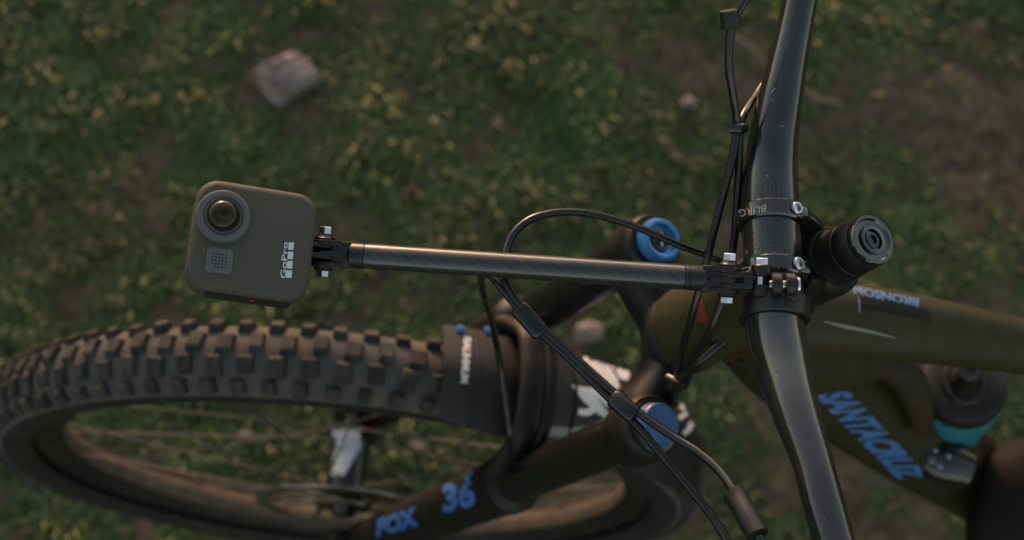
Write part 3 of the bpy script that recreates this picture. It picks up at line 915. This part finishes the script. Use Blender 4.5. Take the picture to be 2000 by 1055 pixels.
# bolts low on the frame
for px, py, d, r in ((1818, 900, 1.176, .0038), (1834, 910, 1.176, .0036), (1825, 880, 1.176, .0028), (1852, 892, 1.178, .0024)):
    hexbolt(P(px, py, d), CU * .62 + CB * .78, r, .003, M['chrome'], frm, name='pivot_bolt')
loft('shock_mount', [(1790, 872, 1.20, .012, .012), (1830, 896, 1.195, .020, .018), (1880, 915, 1.20, .018, .018)], M['black_gloss'])

# rear end, just out of the picture
rear = empty('rear_wheel', parent=bike)
RX = V((-1.21, 0, 0))
for ch in list(wheel.children):
    n_ = ch.name.split('.')[0]
    if n_ in ('tyre', 'sidewall', 'rim', 'spoke', 'hub'):
        c_ = ch.copy(); link(c_); c_.parent = rear; c_.location = RX
allk = bmesh.new()
for i in range(NP):
    for side in (-1, 1):
        for kind in ('side', 'centre'):
            b2 = bmesh.new(); b2.from_mesh(KM[kind]); b2.transform(Matrix.Translation(RX) @ knob_mat(i, kind, side))
            t_ = bpy.data.meshes.new('t'); b2.to_mesh(t_); b2.free(); allk.from_mesh(t_); bpy.data.meshes.remove(t_)
tag(obj('tread_knob_rows', bm_mesh('tread_knob_rows', allk), M['knob'], rear, smooth=False), kind='stuff')
BB = P(2040, 985, 1.36)
for sd in (-1, 1):
    tube('chainstay', spline([tuple(BB + YL * sd * .03), tuple(BB.lerp(HUB + RX, .5) + YL * sd * .052 + V((0, 0, .03))), tuple(HUB + RX + YL * sd * .072)], 6), .013, M['olive'], frm, seg=20)
    tube('seatstay', spline([tuple(P(2230, 800, 1.17) + YL * sd * .02), tuple(P(2230, 800, 1.17).lerp(HUB + RX, .5) + YL * sd * .055), tuple(HUB + RX + YL * sd * .072 + V((.01, 0, .01)))], 6), .010, M['olive'], frm, seg=20)
sp = P(2330, 690, 1.02); sdn = (sp - P(2200, 830, 1.20)).normalized()
tube('seatpost', [sp - sdn * .03, sp + sdn * .14], .0155, M['black_gloss'], frm, seg=28)
sc_ = sp + sdn * .15
tube('saddle', spline([tuple(sc_ + V((.13, 0, .01))), tuple(sc_ + V((.05, 0, .012))), tuple(sc_ + V((-.05, 0, .012))), tuple(sc_ + V((-.13, 0, .02)))], 6), [.006 + .012 * min(1, i / 2) + .05 * (i / 18) ** 1.6 * (1 if i < 16 else (.9, .7, .3)[i - 16]) for i in range(19)], M['black_matt'], frm, seg=24, ref=(0, 0, 1), squash=(.32, 1.05))

# --- stem
stem = empty('stem', parent=bike)
BAR = AX(.7072, .0422)
lathe('steerer_clamp', AX(.676), UP, [(0, .0215), (.003, .0225), (.030, .0225), (.036, .0215), (.039, .0190)], M['black_matt'], stem, seg=48)
lathe('headset_spacer', AX(.713), UP, [(0, .0180), (.0015, .0182), (.003, .0172), (.0155, .0165), (.0160, .0160), (.0165, .0163), (.029, .0158), (.0300, .0152)], M['black_matt'], stem, seg=48)
capo = lathe('top_cap', AX(.7428), UP, [(0, .0156), (.004, .0158), (.0055, .0152), (.0055, .0132), (.0042, .0124), (.0040, .0092), (.0054, .0088), (.0056, .0066), (.0036, .0060), (.0034, .0005)], M['black_shiny'], stem, seg=48)
lathe('top_cap_bolt', AX(.7460), UP, [(0, .0052), (.0016, .0052), (.0022, .0044), (.0022, .0028), (.0006, .0024), (.0005, .0002)], M['black_gloss'], stem, seg=24)
bv = bvh_of([capo])
poly_decal('worn_edge', [stroke([(1669, 452), (1673, 444), (1679, 437)], [2, 4, 2]), stroke([(1686, 452), (1689, 447), (1694, 445)], [1.5, 3, 1]), stroke([(1737, 484), (1733, 493), (1726, 501)], [1.5, 3, 1.5]), stroke([(1690, 507), (1697, 511), (1704, 512)], [1, 3, 1.5]), stroke([(1711, 466), (1714, 474), (1711, 479)], [1, 2.5, 1])], bv, M['grey_print'], stem, off=.0002, maxlen=5)
# body: two side arms from bar clamps to steerer clamp
for sd in (-1, 1):
    pts = [BAR - PF * .014 + YL * sd * .021 - UP * .002, BAR - PF * .026 + YL * sd * .0195 - UP * .006, AX(.695, .012, sd * .015), AX(.694, -.002, sd * .012)]
    tube('stem_arm', spline([tuple(p) for p in pts], 5), [.0085] * 16, M['black_gloss'], stem, seg=20, ref=tuple(UP), squash=(1.9, 0.9))
bbox('stem_bridge', BAR - PF * .026 - UP * .008, (PF, YL, UP), (.014, .040, .020), M['black_matt'], stem, bev=.004, seg=3)
bands = []
for sd, wdt in ((-1, .0112), (1, .0105)):
    c = BAR + YL * (sd * .0178 - wdt / 2)
    b_ = lathe('bar_clamp', c, YL, [(0, .0178), (0.0001, .0196), (.0012, .0206), (wdt - .0012, .0206), (wdt - .0001, .0196), (wdt, .0178)], M['black_shiny'], stem, seg=64)
    bands.append(b_)
    cb = BAR + YL * sd * .0178
    bbox('bolt_boss', cb + UP * .0132 - PF * .0050, (PF, YL, UP), (.0165, wdt - .0012, .0150), M['black_shiny'], stem, bev=.0028, seg=3)
    cc = cb + UP * .0207 - PF * .0022
    lathe('clamp_bolt', cc, UP - PF * .12, [(0, .0040), (.0012, .0040), (.0018, .0035), (.0018, .0025), (.0002, .0023), (.0001, .0002)], M['bolt'], stem, seg=28)
bv = bvh_of(bands)
text_decal('clamp_lettering', 'BURG', [(1497, 400), (1443, 410), (1447, 424), (1495, 414)], bv, M['clamp_print'], stem, maxlen=5, off=.0003)
text_decal('clamp_lettering', 'C', [(1468, 520), (1450, 524), (1448, 534), (1467, 530)], bv, M['clamp_print'], stem, maxlen=5, off=.0003)

# --- handlebar
bpts = [(1735, -900, .93, .0111), (1640, -400, .895, .0111), (1592, -150, .868, .0111), (1555, 40, .858, .0111), (1523, 200, .849, .0138), (1507, 300, .850, .0158), (1504, 390, .8425, .0175), (1508.6, 481, .832, .0175), (1511, 560, .822, .0175),
        (1512, 630, .8125, .0172), (1527, 705, .797, .0166), (1553, 800, .772, .0136), (1586, 900, .751, .0113), (1613, 1000, .736, .0111), (1680, 1250, .705, .0111), (1770, 1600, .665, .0111)]
bs = spline(bpts, 8)
handlebar = empty('handlebar', parent=bike)
ht_ = tube('bar', [P(*s[:3]) for s in bs], [s[3] for s in bs], M['bar_black'], handlebar, seg=48)
for a_, b_ in ((0, 10), (len(bs) - 11, len(bs) - 1)):
    tube('grip', [P(*s_[:3]) for s_ in bs[a_:b_ + 1]], [.0155 + .0007 * (k % 2) for k in range(b_ - a_ + 1)], M['sheath'], handlebar, seg=28)
bv = bvh_of([ht_])
scr = [stroke([(1507, 181), (1511, 176), (1515, 172)], [1.5, 3, 1]), stroke([(1497, 342), (1501, 346)], 2), stroke([(1523, 245), (1531, 248)], 1.6), stroke([(1516, 733), (1519, 735)], 2), stroke([(1508, 195), (1511, 199)], 1.2)]
poly_decal('scratch', scr, bv, M['grey_print'], handlebar, off=.0002)
rays = [stroke([(1487, 433), (1487, 502)], 1.6)]
for k, (x, y) in enumerate([(1516, 445), (1524, 470), (1518, 496)]):
    rays.append(stroke([(1489, 458 + k * 14), (x - 12, y + (0, 0, -3)[k]), (x, y)], 1.5))
for k in range(5): rays.append(stroke([(1485, 466 + k * 6), (1468, 450 + k * 13)], 1.3))
for k in range(6): rays.append(stroke([(1488 + k * 8, 386), (1487 + k * 8.5, 366 - (k % 3) * 6)], 1.3))
poly_decal('bar_graphic', rays, bv, M['faint_print'], handlebar, off=.0002, maxlen=8)
text_decal('bar_lettering', 'O', [(1597, 1024), (1614, 1022), (1612, 1006), (1596, 1008)], bv, M['faint_print'], handlebar, maxlen=6, off=.0002)

# --- cables (brake and shift housings)
cables = empty('cable_run', parent=bike)
def cable(pts, r=.0025, name='housing', n=8, mt='cable'):
    s = spline(pts, n)
    return tube(name, [P(*q) for q in s], r, M[mt], cables, seg=14)
# upper pair
cable([(1500, -60, .80), (1450, 10, .805), (1428, 60, .81), (1424, 130, .818), (1432, 190, .828), (1439, 245, .838), (1428, 320, .842), (1405, 410, .85), (1380, 510, .858), (1356, 600, .872), (1336, 670, .895), (1322, 735, .94), (1316, 790, .99)])
cable([(1560, 60, .90), (1515, 130, .885), (1482, 178, .868), (1452, 225, .846), (1445, 260, .842), (1443, 330, .846), (1438, 420, .852), (1430, 500, .858), (1412, 580, .866), (1385, 650, .88), (1345, 715, .91), (1322, 748, .945), (1308, 800, .99)])
cable([(1600, 560, .98), (1500, 610, .945), (1440, 645, .925), (1380, 695, .925), (1335, 738, .945), (1312, 790, .99)], r=.0028)
for p_, q_ in (((1446, 241), (1434, 257)),):
    tube('cable_clip', [P(1428, 250, .836), P(1440, 252, .835), P(1452, 250, .842)], .0035, M['black_gloss'], cables, seg=12)
cable([(1424, 20, .806), (1428, 55, .809)], r=.0058, name='lever_boot', mt='sheath')
tube('cable_guide', [P(1306, 738, .945), P(1322, 748, .936), P(1338, 752, .945)], .0035, M['black_gloss'], cables, seg=12)
# lower pair, from the left lever forwards, then one loops back to the frame, one goes down to the caliper
cable([(1500, 1085, .715), (1462, 1010, .728), (1440, 970, .738), (1405, 920, .752), (1362, 882, .764), (1310, 850, .775), (1255, 812, .785), (1200, 768, .795), (1130, 705, .805), (1060, 640, .812), (1015, 595, .815), (990, 555, .818), (986, 515, .822), (992, 478, .828), (1012, 446, .833), (1050, 423, .838), (1110, 414, .845), (1175, 422, .852), (1250, 446, .86), (1330, 480, .87), (1395, 503, .88), (1450, 530, .90), (1520, 570, .93)])
cable([(1450, 1110, .745), (1400, 1022, .762), (1340, 945, .774), (1285, 880, .782), (1245, 832, .788), (1180, 768, .798), (1115, 703, .806), (1055, 648, .812), (1010, 600, .816), (978, 560, .82), (958, 538, .826), (943, 535, .84), (940, 552, .87), (950, 595, .93), (965, 650, 1.0), (978, 720, 1.03), (990, 800, 1.04), (996, 860, 1.05), (990, 910, 1.09), (965, 960, 1.20), (900, 1000, 1.30)])
for pts in ([(1240, 812, .786), (1225, 800, .7875), (1196, 775, .793)], [(1058, 652, .811), (1040, 632, .8125), (1012, 600, .8145)]):
    s = spline(pts, 5)
    tube('cable_sleeve', [P(*q) for q in s], [.0036] + [.0044] * (len(s) - 2) + [.0036], M['cable'], cables, seg=16, ref=tuple(CB), squash=(.72, 1.30))
cable([(1430, 962, .7405), (1442, 978, .737), (1460, 1010, .729), (1480, 1046, .721)], r=.0062, name='lever_boot', mt='sheath')
s = spline([(1434, 968, .739), (1446, 990, .734), (1462, 1018, .727), (1478, 1045, .7215)], 5)

# ------------------------------------------------------------------ water bottle in the frame
bc = P(1880, 754, 1.16)
bot = empty('water_bottle', bc)
tag(bot, 'teal water bottle with round black lid held inside the bike frame', 'bottle')
bax = (CB * .86 - CR * .10 + CU * .40).normalized()
lathe('bottle_body', bc - bax * .185, bax, [(0, .030), (.004, .035), (.05, .036), (.10, .034), (.115, .0315), (.128, .034), (.150, .0368), (.172, .0368), (.178, .034)], M['teal'], bot, seg=48)
lathe('lid', bc - bax * .008, bax, [(-.002, .0345), (0, .0358), (.010, .0358), (.014, .0340), (.0165, .0295), (.0165, .020), (.020, .018)], M['black_plastic'], bot, seg=48)
lathe('nozzle', bc + bax * .011, bax, [(0, .014), (.006, .0125), (.010, .0095), (.020, .0090), (.022, .0078), (.0215, .004), (.019, .0035)], M['black_gloss'], bot, seg=32)

# ------------------------------------------------------------------ action camera
GD = .792
th = rad(4.6)
ex0 = CR * math.cos(th) - CU * math.sin(th)
ey0 = CR * math.sin(th) + CU * math.cos(th)
ez0 = CB
ta, tb = rad(16), rad(15)                     # face turned to the image right, then up
ez = (ez0 + ex0 * math.tan(ta) + ey0 * math.tan(tb)).normalized()
ex = (ex0 - ez * ex0.dot(ez)).normalized()
ey = ez.cross(ex)
gc = P(490, 478, GD)
acam = empty('action_camera', gc)
tag(acam, 'small square dark grey action camera with round bulging lens on the arm', 'camera')
GA = (ex, ey, ez)
def GL(u, v, w_): return gc + ex * u + ey * v + ez * w_
def soft_body():
    out = rrect(.0685, .0640, .0125, 10)
    bm = bmesh.new()
    rings = []
    TH, er = .0245, .0042
    lay = [(-TH / 2, er), (-TH / 2 + er * .3, er * .29), (-TH / 2 + er, 0), (TH / 2 - er, 0), (TH / 2 - er * .62, er * .075), (TH / 2 - er * .29, er * .29), (TH / 2 - er * .08, er * .62), (TH / 2, er)]
    for z, ins in lay:
        o2 = rrect(.0685 - 2 * ins, .0640 - 2 * ins, .0125 - ins, 10)
        rings.append([bm.verts.new((x, y, z)) for x, y in o2])
    n = len(rings[0])
    for a, b in zip(rings, rings[1:]):
        for i in range(n): bm.faces.new((a[i], a[(i + 1) % n], b[(i + 1) % n], b[i]))
    bm.faces.new(rings[0][::-1]); bm.faces.new(rings[-1])
    for v in bm.verts: v.co = GL(*v.co)
    bmesh.ops.recalc_face_normals(bm, faces=bm.faces)
    return sharp(obj('body', bm_mesh('body', bm), M['rubber_grey'], acam), 50)
body = soft_body()
LZ = .01225
lu, lv = -.0182, .0102
lathe('lens_bezel', GL(lu, lv, LZ - .002), ez, [(0, .0156), (.0038, .0152), (.0048, .0146), (.0052, .0134), (.0050, .0110), (.0036, .0109)], M['grey_ring'], acam, seg=64)
lathe('lens_ring', GL(lu, lv, LZ + .0021), ez, [(0, .0106), (.0014, .0105), (.0024, .0102), (.0020, .0091), (.0010, .0088)], M['grey_ring'], acam, seg=64)
dm = [(.0000, .0090)] + [(.0062 * math.sin(a), .0090 * math.cos(a)) for a in [rad(8 + 80 * i / 10) for i in range(11)]]
lathe('lens_dome', GL(lu, lv, LZ + .0040), ez, dm, M['glass'], acam, seg=64, ang=60)
lathe('lens_core', GL(lu, lv, LZ + .00985), ez, [(0, .0042), (.0004, .0042), (.00045, .0037), (.0002, .0034), (.0001, .0002)], M['iris'], acam, seg=40)
pn = prism('microphone_panel', GL(-.0170, -.0152, LZ + .0001), GA, rrect(.0148, .0146, .0022, 5), .0010, M['grey_ring'], acam, bev=.0003)
hole = mesh('h', [V((.00042 * math.cos(a), .00042 * math.sin(a), 0)) for a in [2 * math.pi * i / 10 for i in range(10)]], [tuple(range(10))])
for i in range(5):
    for j in range(5):
        c = GL(-.0170 + (i - 2) * .00185, -.0152 + (j - 2) * .00185, LZ + .0007)
        vs = [c + ex * (.0005 * math.cos(a)) + ey * (.0005 * math.sin(a)) for a in [2 * math.pi * q / 10 for q in range(10)]]
        obj('sound_hole', mesh('sound_hole', vs, [tuple(range(10))]), M['red_led'] if (i, j) == (0, 0) else M['dark_door'], acam, smooth=False)
bv = bvh_of([body])
text_decal('logo', 'GoPro', [(559, 544), (562, 473), (552, 472.5), (547, 543.5)], bv, M['white_print'], acam, maxlen=6, bold=0.012, off=.0002)
for k in range(4):
    y0 = 473.5 + k * 18.2; x0 = 563.6 - k * 1.25
    poly_decal('logo_square', [[(x0, y0 + .3), (x0 + 10.6, y0), (x0 + 9.6, y0 + 14.6), (x0 - 1.0, y0 + 14.9)]], bv, M['white_print'], acam, off=.0002)
prism('side_door', GL(.002, -.0321, -.001), (ex, ez, -ey), rrect(.048, .0150, .003, 5), .0008, M['dark_door'], acam, bev=.0002)
prism('status_light', GL(.0045, -.0326, .0005), (ex, ez, -ey), rrect(.0022, .0016, .0005, 3), .0004, M['red_led'], acam, bev=0)
# folding fingers on the camera's base
tongues = []
for k in (-1, 1):
    prism('mount_finger', GL(.0425, .0022 + k * .0032, -.003), (-ex, ez, ey), stadium(.0115, .0068), .0026, M['black_plastic'], acam, bev=.0003)

# ------------------------------------------------------------------ carbon arm
A = GL(.0425, .0022, -.003)
Bp = P(1421, 547, .806)
arm = empty('extension_arm', A)
tag(arm, 'straight carbon tube arm with bolted clevis joints at both ends', 'camera arm')
aex, aey, aez = frame(Bp - A, CU)
L = (Bp - A).length
def AL(x, y=0, z=0): return A + aex * x + aey * y + aez * z
k_ = L / (1421 - 640.0)
def X(px): return (px - 640.0) * k_
RT = .0074
tube('carbon_tube', [AL(X(719)), AL(X(900)), AL(X(1150)), AL(X(1336))], RT, M['carbon'], arm, seg=64, uvs=True)
lathe('end_collar', AL(X(684)), aex, [(0, .0050), (.0012, .0064), (.0022, RT), (X(718) - X(684) - .0003, RT), (X(718) - X(684), RT * .97)], M['black_plastic'], arm, seg=48)
lathe('end_collar', AL(X(1337)), aex, [(0, RT * .97), (.0003, RT * 1.01), (.0022, RT * 1.01), (.0024, RT * .96), (.0030, RT * .96), (.0032, RT * 1.01), (.0105, RT * 1.01), (.0130, .0060), (.0145, .0048)], M['black_plastic'], arm, seg=48)
def clevis(x0, x1, sgn, nf, nm):
    # neck, fingers and cross bolt at x0; neck reaches to x1
    wv = .0170 if nf == 3 else .0110
    pts = [(x1, -.0062), (x1, .0062)]
    c = AL((x0 + x1) / 2 + sgn * .0035, 0, 0)
    bbox('clevis_neck', AL(x1 - sgn * .0048, 0, 0), (aex, aey, aez), (.0120, wv * .92, .0105), M['black_plastic'], arm, bev=.0018)
    for j in range(nf):
        y = (j - (nf - 1) / 2) * .0064
        prism('clevis_finger', AL(x0, y, 0), (aex * sgn, aez, aey), stadium(abs(x1 - x0) - .004, .0070), .0028, M['black_plastic'], arm, bev=.0004)
clevis(0, X(690), 1, 3, 'l')
clevis(L, X(1372), -1, 3, 'r')
def crossbolt(c, ax, half, parent, ref):
    lathe('bolt_washer', c + ax * (half - .0002), ax, [(0, .0058), (.0010, .0060), (.0020, .0048), (.0034, .0042), (.0036, .0020)], M['black_plastic'], parent, seg=32)
    hexbolt(c + ax * (half + .0030), ax, .0039, .0044, M['chrome'], parent, ref=ref)
    lathe('nut_seat', c - ax * (half - .0002), -ax, [(0, .0056), (.0012, .0056), (.0022, .0044), (.0023, .0020)], M['black_plastic'], parent, seg=32)
    hexbolt(c - ax * (half + .0016), -ax, .0039, .0042, M['chrome'], parent, name='nut', ref=ref)
crossbolt(AL(0), aey, .0082, arm, tuple(aez))
crossbolt(AL(L), aey, .0082, arm, tuple(aez))

# ------------------------------------------------------------------ bar mount
C2 = P(1487, 548, .805)
mnt = empty('bar_mount', BAR + YL * .041)
tag(mnt, 'black bolted clamp mount gripping the handlebar beside the stem', 'mount')
mex, mey, mez = frame(C2 - Bp, CU)
l2 = (C2 - Bp).length
def ML(x, y=0, z=0): return Bp + mex * x + mey * y + mez * z
for k in (-1, 1):
    prism('link_finger', ML(0, k * .0032, 0), (mex, mez, mey), stadium(l2 * .62, .0068), .0028, M['black_plastic'], mnt, bev=.0004)
bbox('link_block', ML(l2 * .58, 0, 0), (mex, mey, mez), (.0055, .0105, .0125), M['black_plastic'], mnt, bev=.0012)
for k in (-1, 1):
    lathe('joint_barrel', ML(l2, k * .0058 - .0035, 0), mey, [(0, .0052), (.0005, .0058), (.0065, .0058), (.0070, .0052)], M['black_plastic'], mnt, seg=32)
lathe('joint_pin', ML(l2, -.010, 0), mey, [(0, .0030), (.020, .0030)], M['chrome'], mnt, seg=6, ang=20)
hexbolt(ML(l2, .0090, 0), mey, .0039, .0042, M['chrome'], mnt, ref=tuple(mez))
hexbolt(ML(l2, -.0090, 0), -mey, .0039, .0042, M['chrome'], mnt, name='nut', ref=tuple(mez))
c = P(1516, 556, .800)
for px, r_, ln in ((1506, .0066, .0058), (1533, .0066, .0058)):
    lathe('clamp_knuckle', P(px, 556, .798), CR, [(0, r_ - .0006), (.0006, r_), (ln - .0006, r_), (ln, r_ - .0006)], M['black_plastic'], mnt, seg=32)
lathe('clamp_pin', P(1502, 556, .798), CR, [(0, .0026), (.0150, .0026)], M['chrome'], mnt, seg=20)
lathe('clamp_bolt', P(1553, 557, .798), CR, [(0, .0046), (.0010, .0052), (.0022, .0050), (.0026, .0036), (.0012, .0030), (.0010, .0005)], M['chrome'], mnt, seg=28)
lathe('clamp_ring', BAR + YL * .0345, YL, [(0, .0176), (.0001, .0200), (.0010, .0210), (.0125, .0210), (.0135, .0200), (.0136, .0176)], M['black_plastic'], mnt, seg=64)
bbox('clamp_saddle', P(1530, 570, .806), (CR, CU, CB), (.018, .012, .016), M['black_plastic'], mnt, bev=.003, seg=3)
